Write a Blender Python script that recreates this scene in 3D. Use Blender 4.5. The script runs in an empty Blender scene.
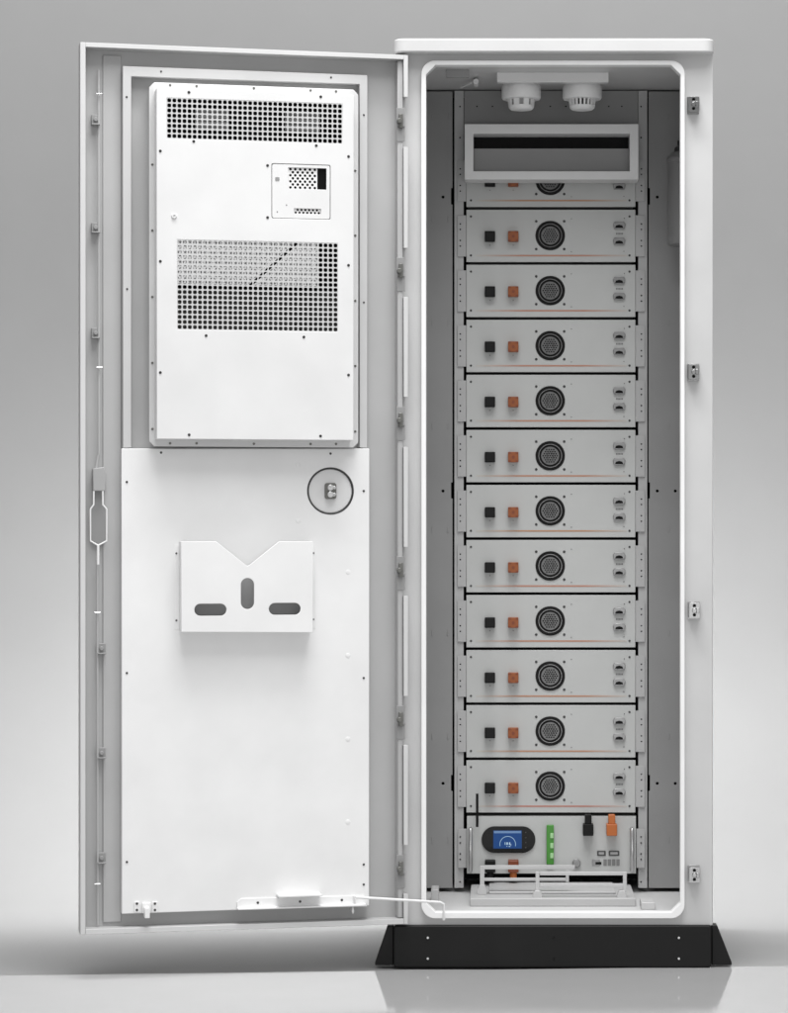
import bpy, bmesh, math, random
from mathutils import Vector, Matrix
random.seed(4)
R = math.radians
SC = bpy.context.scene
COL = SC.collection

# ------------------------------------------------------------------ camera frame (metres)
S = 0.0022          # metres per photo pixel at the cabinet's front plane (Y = 0)
D = 6.0             # camera distance from that plane
XV, HV = 500.0, 526.0
PLINTH_Y = -0.012
CZ = (968 - HV) * S * (D + PLINTH_Y) / D      # eye height above the floor


def kk(Y): return (D + Y) / D
def wx(px, Y=0.0): return (px - XV) * S * kk(Y)
def wz(py, Y=0.0): return CZ + (HV - py) * S * kk(Y)


# ------------------------------------------------------------------ materials
def paint(name, col, rough=0.45, bump=0.06, scale=900.0, metal=0.0, spec=0.5, var=0.04, emit=None, emit_strength=1.0):
    m = bpy.data.materials.new(name)
    m.use_nodes = True
    nt = m.node_tree
    p = nt.nodes['Principled BSDF']
    if isinstance(col, (int, float)):
        col = (col, col, col)
    tc = nt.nodes.new('ShaderNodeTexCoord')
    n1 = nt.nodes.new('ShaderNodeTexNoise')
    n1.inputs['Scale'].default_value = 7.0
    n1.inputs['Detail'].default_value = 5.0
    nt.links.new(tc.outputs['Object'], n1.inputs['Vector'])
    ramp = nt.nodes.new('ShaderNodeValToRGB')
    ramp.color_ramp.elements[0].position = 0.3
    ramp.color_ramp.elements[1].position = 0.7
    ramp.color_ramp.elements[0].color = tuple(c * (1 - var) for c in col) + (1,)
    ramp.color_ramp.elements[1].color = tuple(min(1, c * (1 + var)) for c in col) + (1,)
    nt.links.new(n1.outputs['Fac'], ramp.inputs['Fac'])
    nt.links.new(ramp.outputs['Color'], p.inputs['Base Color'])
    mr = nt.nodes.new('ShaderNodeMapRange')
    mr.inputs['To Min'].default_value = max(0.02, rough - 0.06)
    mr.inputs['To Max'].default_value = min(1, rough + 0.06)
    nt.links.new(n1.outputs['Fac'], mr.inputs['Value'])
    nt.links.new(mr.outputs['Result'], p.inputs['Roughness'])
    p.inputs['Metallic'].default_value = metal
    p.inputs['Specular IOR Level'].default_value = spec
    if bump:
        n2 = nt.nodes.new('ShaderNodeTexNoise')
        n2.inputs['Scale'].default_value = scale
        n2.inputs['Detail'].default_value = 2.0
        nt.links.new(tc.outputs['Object'], n2.inputs['Vector'])
        b = nt.nodes.new('ShaderNodeBump')
        b.inputs['Strength'].default_value = bump
        b.inputs['Distance'].default_value = 0.0006
        nt.links.new(n2.outputs['Fac'], b.inputs['Height'])
        nt.links.new(b.outputs['Normal'], p.inputs['Normal'])
    if emit:
        p.inputs['Emission Color'].default_value = tuple(emit) + (1,)
        p.inputs['Emission Strength'].default_value = emit_strength
    return m


M = {
    'white': paint('white_powder_coat', 0.80, 0.42, 0.08),
    'lip': paint('white_lip', 0.84, 0.4, 0.04),
    'door': paint('shaded_grey_coat', 0.42, 0.45, 0.08),  # grey coat, kept darker for the shade of the recessed door skin
    'ac': paint('bright_white_coat', 0.73, 0.45, 0.04),
    'acflange': paint('light_grey_flange', 0.62, 0.42, 0.04),
    'grid': paint('grille_grey', 0.55, 0.45, 0.0),
    'body': paint('cabinet_coat', 0.55, 0.4, 0.08),
    'panel': paint('galvanised_sheet', 0.27, 0.5, 0.05, var=0.05),
    'rack': paint('rack_sheet', 0.43, 0.5, 0.05),
    'module': paint('module_grey', (0.485, 0.492, 0.485), 0.42, 0.05),
    'duct': paint('duct_white', 0.68, 0.45, 0.05),
    'detector': paint('detector_plastic', 0.72, 0.38, 0.0),
    'black': paint('black_powder_coat', 0.008, 0.5, 0.10, spec=0.2),
    'plinth': paint('black_plinth_coat', 0.008, 0.5, 0.12, spec=0.22),
    'blackp': paint('black_plastic', 0.007, 0.45, 0.0, spec=0.15),
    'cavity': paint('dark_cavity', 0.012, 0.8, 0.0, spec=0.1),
    'screw': paint('dark_screw', 0.05, 0.4, 0.0, metal=0.4),
    'steel': paint('zinc_steel', 0.27, 0.3, 0.05, metal=1.0, scale=300),
    'dsteel': paint('dull_steel', (0.17, 0.17, 0.16), 0.42, 0.08, metal=0.6),
    'bolt': paint('bright_bolt', 0.55, 0.3, 0.0, metal=0.7),
    'orange': paint('orange_plastic', (0.44, 0.115, 0.018), 0.42, 0.0, var=0.12),
    'orangedk': paint('burnt_orange_plastic', (0.20, 0.042, 0.010), 0.45, 0.0, var=0.12),
    'green': paint('green_terminal', (0.045, 0.24, 0.02), 0.4, 0.0, var=0.1),
    'bracket': paint('bracket_coat', 0.50, 0.4, 0.04),
    'perf': paint('perforation_grey', 0.16, 0.5, 0.0),
    'knob': paint('polished_steel', 0.62, 0.22, 0.0, metal=1.0),
    'handle': paint('satin_handle', 0.50, 0.3, 0.0, metal=0.85),
    'disc': paint('disc_coat', 0.70, 0.42, 0.05),
    'rust': paint('brown_orange_plastic', (0.30, 0.078, 0.014), 0.45, 0.0, var=0.2),
    'stripe': None,
    'glass': paint('black_glass', 0.007, 0.2, 0.0, spec=0.12),
    'screen': paint('blue_screen', (0.004, 0.008, 0.02), 0.3, 0.0, spec=0.1, emit=(0.012, 0.065, 0.24), emit_strength=0.75),
    'screentop': paint('pale_blue_bar', (0.02, 0.05, 0.12), 0.2, 0.0, emit=(0.10, 0.24, 0.48), emit_strength=0.5),
    'screenink': paint('screen_ink', (0.1, 0.1, 0.1), 0.2, 0.0, emit=(0.30, 0.48, 0.62), emit_strength=0.9),
    'ink': paint('grey_print', 0.16, 0.6, 0.0),
    'fan': paint('fan_wire', 0.13, 0.4, 0.0, metal=0.5),
    'fanring': paint('fan_ring', 0.22, 0.3, 0.0, metal=0.6),
    'port': paint('port_shell', 0.24, 0.35, 0.0, metal=0.6),
    'coil': paint('condenser_sheet', 0.85, 0.35, 0.0, metal=0.2),
    'bottle': paint('grey_bottle', 0.20, 0.38, 0.0),
}


def stripe_material():
    """printed stripe on a module: orange in the middle, ending in grey at both ends"""
    m = paint('printed_stripe', (0.55, 0.20, 0.09), 0.5, 0.0)
    nt = m.node_tree
    p = nt.nodes['Principled BSDF']
    tc = nt.nodes.new('ShaderNodeTexCoord')
    sx = nt.nodes.new('ShaderNodeSeparateXYZ')
    nt.links.new(tc.outputs['Generated'], sx.inputs[0])
    oi = nt.nodes.new('ShaderNodeObjectInfo')
    mix = nt.nodes.new('ShaderNodeMix'); mix.data_type = 'RGBA'
    mix.inputs[6].default_value = (0.44, 0.25, 0.14, 1)
    mix.inputs[7].default_value = (0.45, 0.21, 0.17, 1)
    nt.links.new(oi.outputs['Random'], mix.inputs[0])
    r = nt.nodes.new('ShaderNodeValToRGB')
    e = r.color_ramp.elements
    e[0].position = 0.0; e[0].color = (0, 0, 0, 1)
    e[1].position = 0.30; e[1].color = (1, 1, 1, 1)
    for pos, v in ((0.72, 1.0), (1.0, 0.05)):
        x = e.new(pos); x.color = (v, v, v, 1)
    nt.links.new(sx.outputs[0], r.inputs[0])
    m2 = nt.nodes.new('ShaderNodeMix'); m2.data_type = 'RGBA'
    m2.inputs[6].default_value = (0.50, 0.49, 0.46, 1)
    nt.links.new(mix.outputs[2], m2.inputs[7])
    nt.links.new(r.outputs[0], m2.inputs[0])
    nt.links.new(m2.outputs[2], p.inputs['Base Color'])
    return m


M['stripe'] = stripe_material()


M['floor'] = paint('studio_floor_gloss', 0.40, 0.07, 0.0, var=0.012)
M['backdrop'] = paint('studio_paper', 0.305, 0.9, 0.0, var=0.012, spec=0.1)


# ------------------------------------------------------------------ mesh builder
class MB:
    def __init__(self): self.bm = bmesh.new()

    def box(self, x0, x1, y0, y1, z0, z1):
        x0, x1 = min(x0, x1), max(x0, x1); y0, y1 = min(y0, y1), max(y0, y1); z0, z1 = min(z0, z1), max(z0, z1)
        v = [self.bm.verts.new((x, y, z)) for z in (z0, z1) for y in (y0, y1) for x in (x0, x1)]
        for f in ((0, 2, 3, 1), (4, 5, 7, 6), (0, 1, 5, 4), (2, 6, 7, 3), (0, 4, 6, 2), (1, 3, 7, 5)):
            self.bm.faces.new([v[i] for i in f])
        return self

    def prism(self, outer, y0, y1, holes=()):
        """flat plate with holes: outline in x,z, from y0 to y1"""
        b = bmesh.new()
        edges = []
        for loop in [outer] + list(holes):
            vs = [b.verts.new((x, y0, z)) for x, z in loop]
            for i in range(len(vs)):
                edges.append(b.edges.new((vs[i], vs[(i + 1) % len(vs)])))
        if holes:
            bmesh.ops.triangle_fill(b, use_beauty=True, use_dissolve=False, edges=edges)
        else:
            b.faces.new([v for v in b.verts])
        ext = bmesh.ops.extrude_face_region(b, geom=list(b.faces))
        bmesh.ops.translate(b, vec=(0, y1 - y0, 0), verts=[g for g in ext['geom'] if isinstance(g, bmesh.types.BMVert)])
        bmesh.ops.recalc_face_normals(b, faces=list(b.faces))
        me = bpy.data.meshes.new('tmp'); b.to_mesh(me); b.free()
        self.bm.from_mesh(me); bpy.data.meshes.remove(me)
        return self

    def lathe(self, prof, c, axis='Y', n=32):
        """closed profile of (radius, distance along axis)"""
        rings = []
        for r, a in prof:
            ring = []
            for i in range(n):
                t = 2 * math.pi * i / n
                cs, sn = r * math.cos(t), r * math.sin(t)
                if axis == 'Y': p = (c[0] + cs, c[1] + a, c[2] + sn)
                elif axis == 'Z': p = (c[0] + cs, c[1] + sn, c[2] + a)
                else: p = (c[0] + a, c[1] + cs, c[2] + sn)
                ring.append(self.bm.verts.new(p))
            rings.append(ring)
        for a, b in zip(rings, rings[1:]):
            for i in range(n):
                self.bm.faces.new((a[i], a[(i + 1) % n], b[(i + 1) % n], b[i]))
        if prof[0][0] > 0: self.bm.faces.new(rings[0])
        if prof[-1][0] > 0: self.bm.faces.new(list(reversed(rings[-1])))
        return self

    def cyl(self, c, r, y0, y1, axis='Y', n=20, r2=None):
        return self.lathe([(r, y0), (r if r2 is None else r2, y1)], c, axis, n)

    def torus(self, c, r, t, n=36, m=8):
        """ring in the x,z plane"""
        g = []
        for i in range(n):
            a = 2 * math.pi * i / n
            g.append([self.bm.verts.new((c[0] + (r + t * math.cos(q)) * math.cos(a), c[1] + t * math.sin(q),
                                         c[2] + (r + t * math.cos(q)) * math.sin(a))) for q in [2 * math.pi * j / m for j in range(m)]])
        for i in range(n):
            for j in range(m):
                self.bm.faces.new((g[i][j], g[(i + 1) % n][j], g[(i + 1) % n][(j + 1) % m], g[i][(j + 1) % m]))
        return self

    def tube(self, pts, r, n=10):
        pts = [Vector(p) for p in pts]
        rings = []
        for i, p in enumerate(pts):
            if i == 0: d = pts[1] - p
            elif i == len(pts) - 1: d = p - pts[i - 1]
            else: d = (pts[i + 1] - p).normalized() + (p - pts[i - 1]).normalized()
            d.normalize()
            up = Vector((0, 1, 0)) if abs(d.y) < 0.9 else Vector((1, 0, 0))
            a = d.cross(up).normalized(); b = d.cross(a)
            rings.append([self.bm.verts.new(p + r * (math.cos(2 * math.pi * j / n) * a + math.sin(2 * math.pi * j / n) * b)) for j in range(n)])
        for a, b in zip(rings, rings[1:]):
            for j in range(n):
                self.bm.faces.new((a[j], a[(j + 1) % n], b[(j + 1) % n], b[j]))
        self.bm.faces.new(rings[0]); self.bm.faces.new(list(reversed(rings[-1])))
        return self

    def grille(self, x0, x1, z0, z1, nx, nz, y, depth, fill=0.74, n=8):
        """perforated sheet: nx by nz round-cornered holes"""
        dx, dz = (x1 - x0) / nx, (z1 - z0) / nz
        out = [(-1, -1), (0, -1), (1, -1), (1, 0), (1, 1), (0, 1), (-1, 1), (-1, 0)]
        q = 0.80
        inn = [(-q, -q), (0, -1), (q, -q), (1, 0), (q, q), (0, 1), (-q, q), (-1, 0)]
        for i in range(nx):
            for j in range(nz):
                cx, cz = x0 + (i + .5) * dx, z0 + (j + .5) * dz
                O = [self.bm.verts.new((cx + a * dx / 2, y, cz + b * dz / 2)) for a, b in out]
                I = [self.bm.verts.new((cx + a * dx / 2 * fill, y, cz + b * dz / 2 * fill)) for a, b in inn]
                B = [self.bm.verts.new((v.co.x, y - depth, v.co.z)) for v in I]
                for k in range(8):
                    l = (k + 1) % 8
                    self.bm.faces.new((O[k], O[l], I[l], I[k]))
                    self.bm.faces.new((I[k], I[l], B[l], B[k]))
        bmesh.ops.remove_doubles(self.bm, verts=list(self.bm.verts), dist=1e-6)
        return self

    def honeycomb(self, x0, x1, z0, z1, nx, nz, y, depth, fill=0.7):
        """thin sheet with rows of staggered round holes"""
        dx, dz = (x1 - x0) / nx, (z1 - z0) / nz
        r = min(dx * .5, dz * .5) * fill
        hs = []
        for j in range(nz):
            for i in range(nx - (j % 2)):
                hs.append(disc(x0 + (i + .5 + .5 * (j % 2)) * dx, z0 + (j + .5) * dz, r, 8))
        return self.prism(rect(x0, x1, z0, z1), y - depth, y, hs)

    def obj(self, name, mat, parent=None, bevel=0.0, seg=2, origin=None, smooth=True):
        if origin is not None:
            bmesh.ops.translate(self.bm, vec=-Vector(origin), verts=list(self.bm.verts))
        bmesh.ops.recalc_face_normals(self.bm, faces=list(self.bm.faces))
        me = bpy.data.meshes.new(name)
        self.bm.to_mesh(me); self.bm.free()
        if smooth:
            me.polygons.foreach_set('use_smooth', [True] * len(me.polygons))
            me.set_sharp_from_angle(angle=R(35))
        mats = mat if isinstance(mat, (list, tuple)) else [mat]
        for m in mats: me.materials.append(M[m] if isinstance(m, str) else m)
        o = bpy.data.objects.new(name, me)
        COL.objects.link(o)
        if parent is not None: o.parent = parent
        if bevel:
            b = o.modifiers.new('bevel', 'BEVEL'); b.width = bevel; b.segments = seg; b.limit_method = 'ANGLE'; b.angle_limit = R(40)
            b.harden_normals = False
        return o


def rrect(x0, x1, z0, z1, r, n=6):
    x0, x1 = min(x0, x1), max(x0, x1); z0, z1 = min(z0, z1), max(z0, z1)
    P = []
    for cx, cz, a0 in ((x1 - r, z1 - r, 0), (x0 + r, z1 - r, 90), (x0 + r, z0 + r, 180), (x1 - r, z0 + r, 270)):
        for i in range(n + 1):
            a = R(a0 + 90 * i / n)
            P.append((cx + r * math.cos(a), cz + r * math.sin(a)))
    return P


def chamfer(x0, x1, z0, z1, c):
    return [(x0 + c, z0), (x1 - c, z0), (x1, z0 + c), (x1, z1 - c), (x1 - c, z1), (x0 + c, z1), (x0, z1 - c), (x0, z0 + c)]


def disc(cx, cz, r, n=12):
    return [(cx + r * math.cos(2 * math.pi * i / n), cz + r * math.sin(2 * math.pi * i / n)) for i in range(n)]


def rect(x0, x1, z0, z1):
    x0, x1 = min(x0, x1), max(x0, x1); z0, z1 = min(z0, z1), max(z0, z1)
    return [(x0, z0), (x1, z0), (x1, z1), (x0, z1)]


def empty(name, loc, label, cat, rz=0.0, group=None):
    o = bpy.data.objects.new(name, None)
    COL.objects.link(o)
    o.empty_display_size = 0.05
    o.location = loc; o.rotation_euler = (0, 0, rz)
    o['label'] = label; o['category'] = cat
    if group: o['group'] = group
    return o


_mesh_cache = {}
def screw(parent, x, y, z, r=0.0028, out=-1, name='screw', mat='screw', h=0.0012):
    """a small screw head; out = -1 faces -Y, +1 faces +Y"""
    key = (round(r, 5), out, mat, h)
    if key not in _mesh_cache:
        b = MB()
        b.lathe([(r, -0.002 * out), (r, h * 0.5 * out), (r * 0.8, h * out), (r * 0.42, h * out), (r * 0.36, h * 0.3 * out)], (0, 0, 0), 'Y', 12)
        o = b.obj(name, mat, parent)
        _mesh_cache[key] = o.data
    else:
        o = bpy.data.objects.new(name, _mesh_cache[key]); COL.objects.link(o); o.parent = parent
    o.location = (x, y, z)
    return o


# ================================================================== the studio sheet
def sheet(name, rows_pts, mat, label):
    bm = bmesh.new()
    rows = [[bm.verts.new(p) for p in r] for r in rows_pts]
    for a, b in zip(rows, rows[1:]):
        for i in range(len(a) - 1):
            bm.faces.new((a[i], a[i + 1], b[i + 1], b[i]))
    me = bpy.data.meshes.new(name); bm.to_mesh(me); bm.free()
    me.polygons.foreach_set('use_smooth', [True] * len(me.polygons))
    me.materials.append(M[mat])
    o = bpy.data.objects.new(name, me); COL.objects.link(o)
    o['kind'] = 'structure'; o['label'] = label; o['category'] = name
    return o


# glossy floor in front, its skew rear edge imitating the shadow line under the door; matt sheet behind it sweeping up into the wall
SHADE_EDGE = lambda x: -0.115 + (x - wx(0)) * 0.075
xs = (-9, -3, -1, 1, 3, 9)
sheet('floor', [[(x, -12, 0) for x in xs], [(x, -3, 0) for x in xs], [(x, max(-.3, min(.2, SHADE_EDGE(x))), 0) for x in xs]], 'floor',
      'glossy pale grey studio floor in front of the cabinet')
prof = [(-0.35, -0.004), (0.4, -.004), (0.9, -.004)]
y0, r = 0.95, 0.75
for i in range(0, 17):
    a = R(90 * i / 16)
    prof.append((y0 + r * math.sin(a), -.004 + r - r * math.cos(a)))
prof.append((y0 + r, 7.0))
sheet('backdrop', [[(x, y, z) for x in xs] for y, z in prof], 'backdrop', 'matt grey studio backdrop curving up behind the cabinet')

# ================================================================== cabinet
CAB_X = wx(553)
cab = empty('battery_cabinet', (CAB_X, 0.3, 0),
            'tall white outdoor battery cabinet on a black plinth with its door swung open', 'cabinet')
CO = Vector((CAB_X, 0.3, 0))
def part(mb, name, mat, parent=cab, **k): return mb.obj(name, mat, parent, origin=CO, **k)

DEPTH = 0.60
YP = 0.345                      # plane of the panels inside
bx0, bx1 = wx(395.5), wx(713)
zt, zb = wz(50), wz(925.5)
ox0, ox1, oz1, oz0 = wx(426.3), wx(680.3), wz(66), wz(911.6)      # clear opening
T = 0.012
b = MB()
# front frame with the opening
b.prism(rect(bx0, bx1, zb, zt), 0.0, T, [chamfer(ox0 - 0.004, ox1 + 0.004, oz0 - 0.004, oz1 + 0.004, 0.02)])
b.box(bx0, bx0 + T, T, DEPTH, zb, zt)
b.box(bx1 - T, bx1, T, DEPTH, zb, zt)
b.box(bx0 + T, bx1 - T, DEPTH - T, DEPTH, zb, zt)
b.box(bx0 + T, bx1 - T, T, DEPTH - T, zb, oz0 - 0.003)
b.box(bx0 + T, bx1 - T, T, DEPTH - T, oz1 + 0.003, zt)
part(b, 'shell', 'body', bevel=0.002)
# lip round the opening
b = MB()
b.prism(rrect(wx(421.3, -.014), wx(684.9, -.014), wz(918.5, -.014), wz(60.3, -.014), 0.030, 8), -0.014, 0.016,
        [chamfer(ox0, ox1, oz0, oz1, 0.021)])
part(b, 'opening_lip', 'lip', bevel=0.0012)
# lid
b = MB()
lid = rrect(wx(394.3), wx(713.4), 0, 0.655, 0.024, 6)
bb = bmesh.new()
lo = [bb.verts.new((x, y - 0.035, wz(52, -.035))) for x, y in lid]
hi = [bb.verts.new((x, y - 0.035, wz(38.3, -.035))) for x, y in lid]
for i in range(len(lid)):
    bb.faces.new((lo[i], lo[(i + 1) % len(lid)], hi[(i + 1) % len(lid)], hi[i]))
bb.faces.new(lo); bb.faces.new(hi)
b.bm.free(); b.bm = bb
part(b, 'lid', paint('lid_coat', 0.60, 0.42, 0.08), bevel=0.003)
# plinth
py0, pz1 = PLINTH_Y, wz(925.5, PLINTH_Y)
b = MB()
b.prism(rrect(wx(393.5, py0), wx(711.8, py0), 0.001, pz1, 0.006, 3), py0, DEPTH + 0.01)
pl = part(b, 'plinth', 'plinth', bevel=0.003)
for s in (-1, 1):
    b = MB()
    if s < 0: P = [(wx(393.3), 0.004), (wx(375), 0.004), (wx(375), 0.010), (wx(387.5), pz1 - 0.002), (wx(393.3), pz1 - 0.002)]
    else: P = [(wx(712.2), 0.004), (wx(732), 0.004), (wx(732), 0.010), (wx(717.5), pz1 - 0.002), (wx(712.2), pz1 - 0.002)]
    b.prism(P, py0 + 0.012, py0 + 0.055)
    part(b, 'side_skirt', 'plinth', pl, bevel=0.0015)
for px, m in ((427.8, 'bolt'), (554, 'blackp'), (679, 'bolt')):
    for py in (937.8, 958.6):
        o = screw(pl, wx(px, py0), py0, wz(py, py0), 0.0027, -1, 'bolt', m, 0.0016)
        o.location -= CO
# latch keepers on the right jamb
for px, py in ((693.8, 104.3), (693.8, 372), (694.5, 610.5), (694.5, 875)):
    x, z = wx(px, -0.02), wz(py, -0.02)
    b = MB()
    b.box(x - .013, x + .013, -0.003, 0, z - .019, z + .019)
    b.prism(rrect(x - .0115, x + .0125, z - .017, z + .017, .003, 3), -0.022, -0.003,
            [disc(x, z + .0105, .0036), disc(x, z - .0095, .0036)])
    kp = part(b, 'latch_keeper', 'steel', bevel=0.0008)
    for dz in (.0105, -.0095):
        bb = MB(); bb.cyl((x, 0, z + dz), .0034, -0.015, -0.003)
        part(bb, 'screw', 'blackp', kp)
    bb = MB(); bb.cyl((x, 0, z), .0052, -0.026, -0.021, r2=None); bb.box(x + .004, x + .0105, -.028, -.021, z - .006, z + .006)
    part(bb, 'roller', 'steel', kp, bevel=0.001)

# ------------------------------------------------------------------ inside
for s in (-1, 1):
    if s < 0: xa, xb, hx = wx(397.5, YP) + .01, wx(452.6, YP), 443
    else: xa, xb, hx = wx(648.6, YP), wx(709.5, YP) - .01, 657.5
    holes = [disc(wx(hx, YP), wz(py, YP), 0.0035) for py in (197, 491, 783.5)]
    if s > 0: holes += [disc(wx(675.5, YP), wz(py, YP), 0.0035) for py in (491, 783.5)]
    edge = 452.6 if s < 0 else 648.6
    b = MB()
    z0, z1 = wz(888, YP), wz(91.4, YP)
    # outline with the black edge slots
    sl = [(wz(204.5, YP), wz(188, YP)), (wz(498.5, YP), wz(482.5, YP)), (wz(791, YP), wz(775, YP))]
    w = 0.0034
    P = []
    if s < 0:
        P = [(xa, z1), (xa, z0), (xb, z0)]
        for a, c in reversed(sl): P += [(xb, a), (xb - w, a), (xb - w, c), (xb, c)]
        P += [(xb, z1)]
    else:
        P = [(xb, z0), (xb, z1), (xa, z1)]
        for a, c in sl: P += [(xa, c), (xa + w, c), (xa + w, a), (xa, a)]
        P += [(xa, z0)]
    b.prism(P, YP, YP + 0.003, holes)
    # pressed dimples
    for i in range(8):
        py = 116 + 103.4 * i
        for px in ((432.2, 447.8) if s < 0 else (669,)):
            x, z = wx(px, YP), wz(py, YP)
            b.prism(rrect(x - .0018, x + .0018, z - .007, z + .007, .0017, 3), YP - 0.0012, YP)
    sp = part(b, 'side_panel', 'panel', bevel=0.0006)
# black sheet standing for the unlit depth behind panels, posts and modules
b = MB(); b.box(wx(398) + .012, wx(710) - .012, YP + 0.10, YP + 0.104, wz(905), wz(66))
part(b, 'dark_void_sheet', 'cavity')
# rack posts
RY = 0.340
for s in (-1, 1):
    xa, xb = (wx(454.4, RY), wx(463.7, RY)) if s < 0 else (wx(638.4, RY), wx(647.4, RY))
    hx = wx(460, RY) if s < 0 else wx(641.2, RY)
    b = MB()
    holes = [disc(hx, wz(py, RY), 0.0021, 8) for py in (106.5, 137.5, 882)]
    b.prism(rect(xa, xb, wz(888, RY), wz(90.6, RY)), RY, RY + 0.003, holes)
    b.box(xa, xa + .002, RY + .003, RY + .05, wz(888, RY), wz(90.6, RY))
    part(b, 'rack_post', 'rack', bevel=0.0006)
# header sheet above the rack
b = MB()
b.prism(rect(wx(464.2, RY + .004), wx(638, RY + .004), wz(160, RY + .004), wz(90.8, RY + .004)), RY + .004, RY + .007,
        [disc(wx(px, RY), wz(106, RY), 0.002, 8) for px in (477, 492.5, 550.5, 566, 609, 622)])
part(b, 'header_sheet', 'panel')
# ceiling plate for the detectors and the door switch
CY = 0.17
b = MB(); b.box(wx(497, .10), wx(608.8, .10), .10, .125, wz(81.8, .10), wz(64.5, 0))
part(b, 'ceiling_plate', 'duct', bevel=0.0015)
b = MB()
b.prism(rrect(wx(446, .06), wx(469, .06), wz(77, .06), wz(69.3, .06), .002, 2), .06, .075)
b.box(wx(446.5, .06), wx(468.5, .06), .055, .15, wz(69.6, .06), wz(68.2, .06))
cb = part(b, 'ceiling_bracket', 'panel', bevel=0.0008)
b = MB(); b.cyl((wx(476, .18), 0, wz(82.8, .18)), .0065, .16, .20, n=14); b.tube([(wx(472, .2), .2, wz(82.6, .2)), (wx(461, .25), .25, wz(87.5, .25))], .0022)
part(b, 'door_switch', 'detector', bevel=0.001)
# floor pieces
b = MB(); b.box(wx(470, .10), wx(636, .10), .10, .34, oz0 - .003, wz(898.5, .10))
b.box(wx(489, .16), wx(616, .16), .17, .335, wz(898.5, .10), wz(898.5, .10) + .006)
part(b, 'floor_plate', 'rack', bevel=0.002)
for (xa, xb, ya, yb, Y) in ((641.5, 655.5, 902.5, 911, .05), (431, 438.5, 889.5, 899, .16)):
    b = MB(); b.box(wx(xa, Y), wx(xb, Y), Y, Y + .07, oz0 - .003, wz(ya, Y))
    part(b, 'floor_block', 'bracket', bevel=0.0015)

# ================================================================== door
YH = -0.030
kh = kk(YH)
kl = kh / 1.0276
YL = D * (kl - 1)
hx_, lx_ = (408.3 - XV) * S * kh, (80 - XV) * S * kl
DW = math.hypot(hx_ - lx_, YH - YL)
TH = math.asin((YH - YL) / DW)
HINGE = Vector((hx_, YH, 0))
dvec = Vector((-math.cos(TH), -math.sin(TH), 0))
nvec = Vector((math.sin(TH), -math.cos(TH), 0))
EYE = Vector((0, -D, CZ))


def dl(px, py, w=0.0):
    """photo pixel -> door coordinates (u, v) on the sheet at height w above the rim plane"""
    ray = Vector(((px - XV) * S, D, (HV - py) * S))
    t = (w - (EYE - HINGE).dot(nvec)) / ray.dot(nvec)
    p = EYE + ray * t - HINGE
    return p.dot(dvec), p.z


def dpoly(pts, w): return [dl(x, y, w) for x, y in pts]
DMAT = Matrix.Translation(HINGE) @ Matrix.Rotation(math.pi + TH, 4, 'Z')
_, dv0 = dl(408.3, 924)
_, dv1 = dl(408.3, 55)

WR, WS = 0.0, -0.036          # rim face, skin face
rimw = 0.0115
b = MB()
# skin with folded edges (tray)
b.box(0.0, DW, WS - 0.012, WS, dv0, dv1)
b.box(DW - rimw, DW, WS, WR, dv0, dv1)                     # free edge
b.box(0.0, DW - rimw, WS, WR, dv1 - 0.0105, dv1)           # top edge
b.box(0.0, DW - rimw, WS, WR, dv0, dv0 + 0.012)            # bottom edge
# hinge edge in pieces between the hinge cut-outs
segs = [(58, 97), (147, 248), (297, 397), (447, 547), (596, 696), (745, 845), (894, 922)]
for a, c in segs:
    va, vb = dl(406, c)[1], dl(406, a)[1]
    if a == 58: vb = dv1 - 0.0105
    if c == 922: va = dv0 + 0.012
    b.box(0.0008, 0.0105, WS, WR, va, vb)
door = b.obj('door', 'door', None, bevel=0.0016)
door.parent = cab
door.matrix_parent_inverse = Matrix()
door.location = HINGE - CO
door.rotation_euler = (0, 0, math.pi + TH)
# light rim trim: bright folded front edge
def dpart(mb, name, mat, **k): return mb.obj(name, mat, door, **k)
b = MB()
rt = 0.0012
b.box(DW - rimw + .0004, DW - .0004, WR, WR + rt, dv0 + .0005, dv1 - .0005)
b.box(0.0105, DW - rimw, WR, WR + rt, dv1 - .010, dv1 - .0005)
b.box(0.0105, DW - rimw, WR, WR + rt, dv0 + .0005, dv0 + .0115)
for a, c in segs:
    va, vb = dl(406, c)[1], dl(406, a)[1]
    if a == 58: vb = dv1 - .0005
    if c == 922: va = dv0 + .0005
    b.box(0.001, 0.0100, WR, WR + rt, va, vb)
dpart(b, 'edge_trim', paint('trim_white', 0.60, 0.42, 0.06), bevel=0.0005)
# hinge stile and edge stiffener
u0, _ = dl(403.5, 500, WS); u1, _ = dl(395.2, 500, WS)
b = MB(); b.box(0.0108, u1, WS, -.007, dv0 + .013, dv1 - .0115)
dpart(b, 'hinge_stile', 'door', bevel=0.002)
u0, _ = dl(121, 500, WS); u1, _ = dl(102.5, 500, WS)
b = MB(); b.box(u0, u1, WS, WS + .004, dv0 + .02, dv1 - .02)
dpart(b, 'edge_stiffener', 'door', bevel=0.0035, seg=3)
# hinges
for py in (122, 271.5, 420.5, 570, 719, 868):
    b = MB()
    ua, v = dl(404.3, py, -.012); ub, _ = dl(396.2, py, -.012)
    b.box(ua, ub, -.0072, -.0052, v - .044, v + .030)
    b.box(ua, ub, -.0052, -.003, v - .012, v - .006)
    hg = dpart(b, 'hinge', 'panel', bevel=0.0008)
    b = MB(); ua, _ = dl(402.2, py, -.01); ub, _ = dl(398.2, py, -.01)
    b.box(ua, ub, -.0052, .001, v - .015, v + .016); b.cyl(((ua + ub) / 2 + .004, 0, v), .0055, -.005, .008, n=14)
    dpart(b, 'hinge_bolt', 'dsteel', bevel=0.001)
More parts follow.
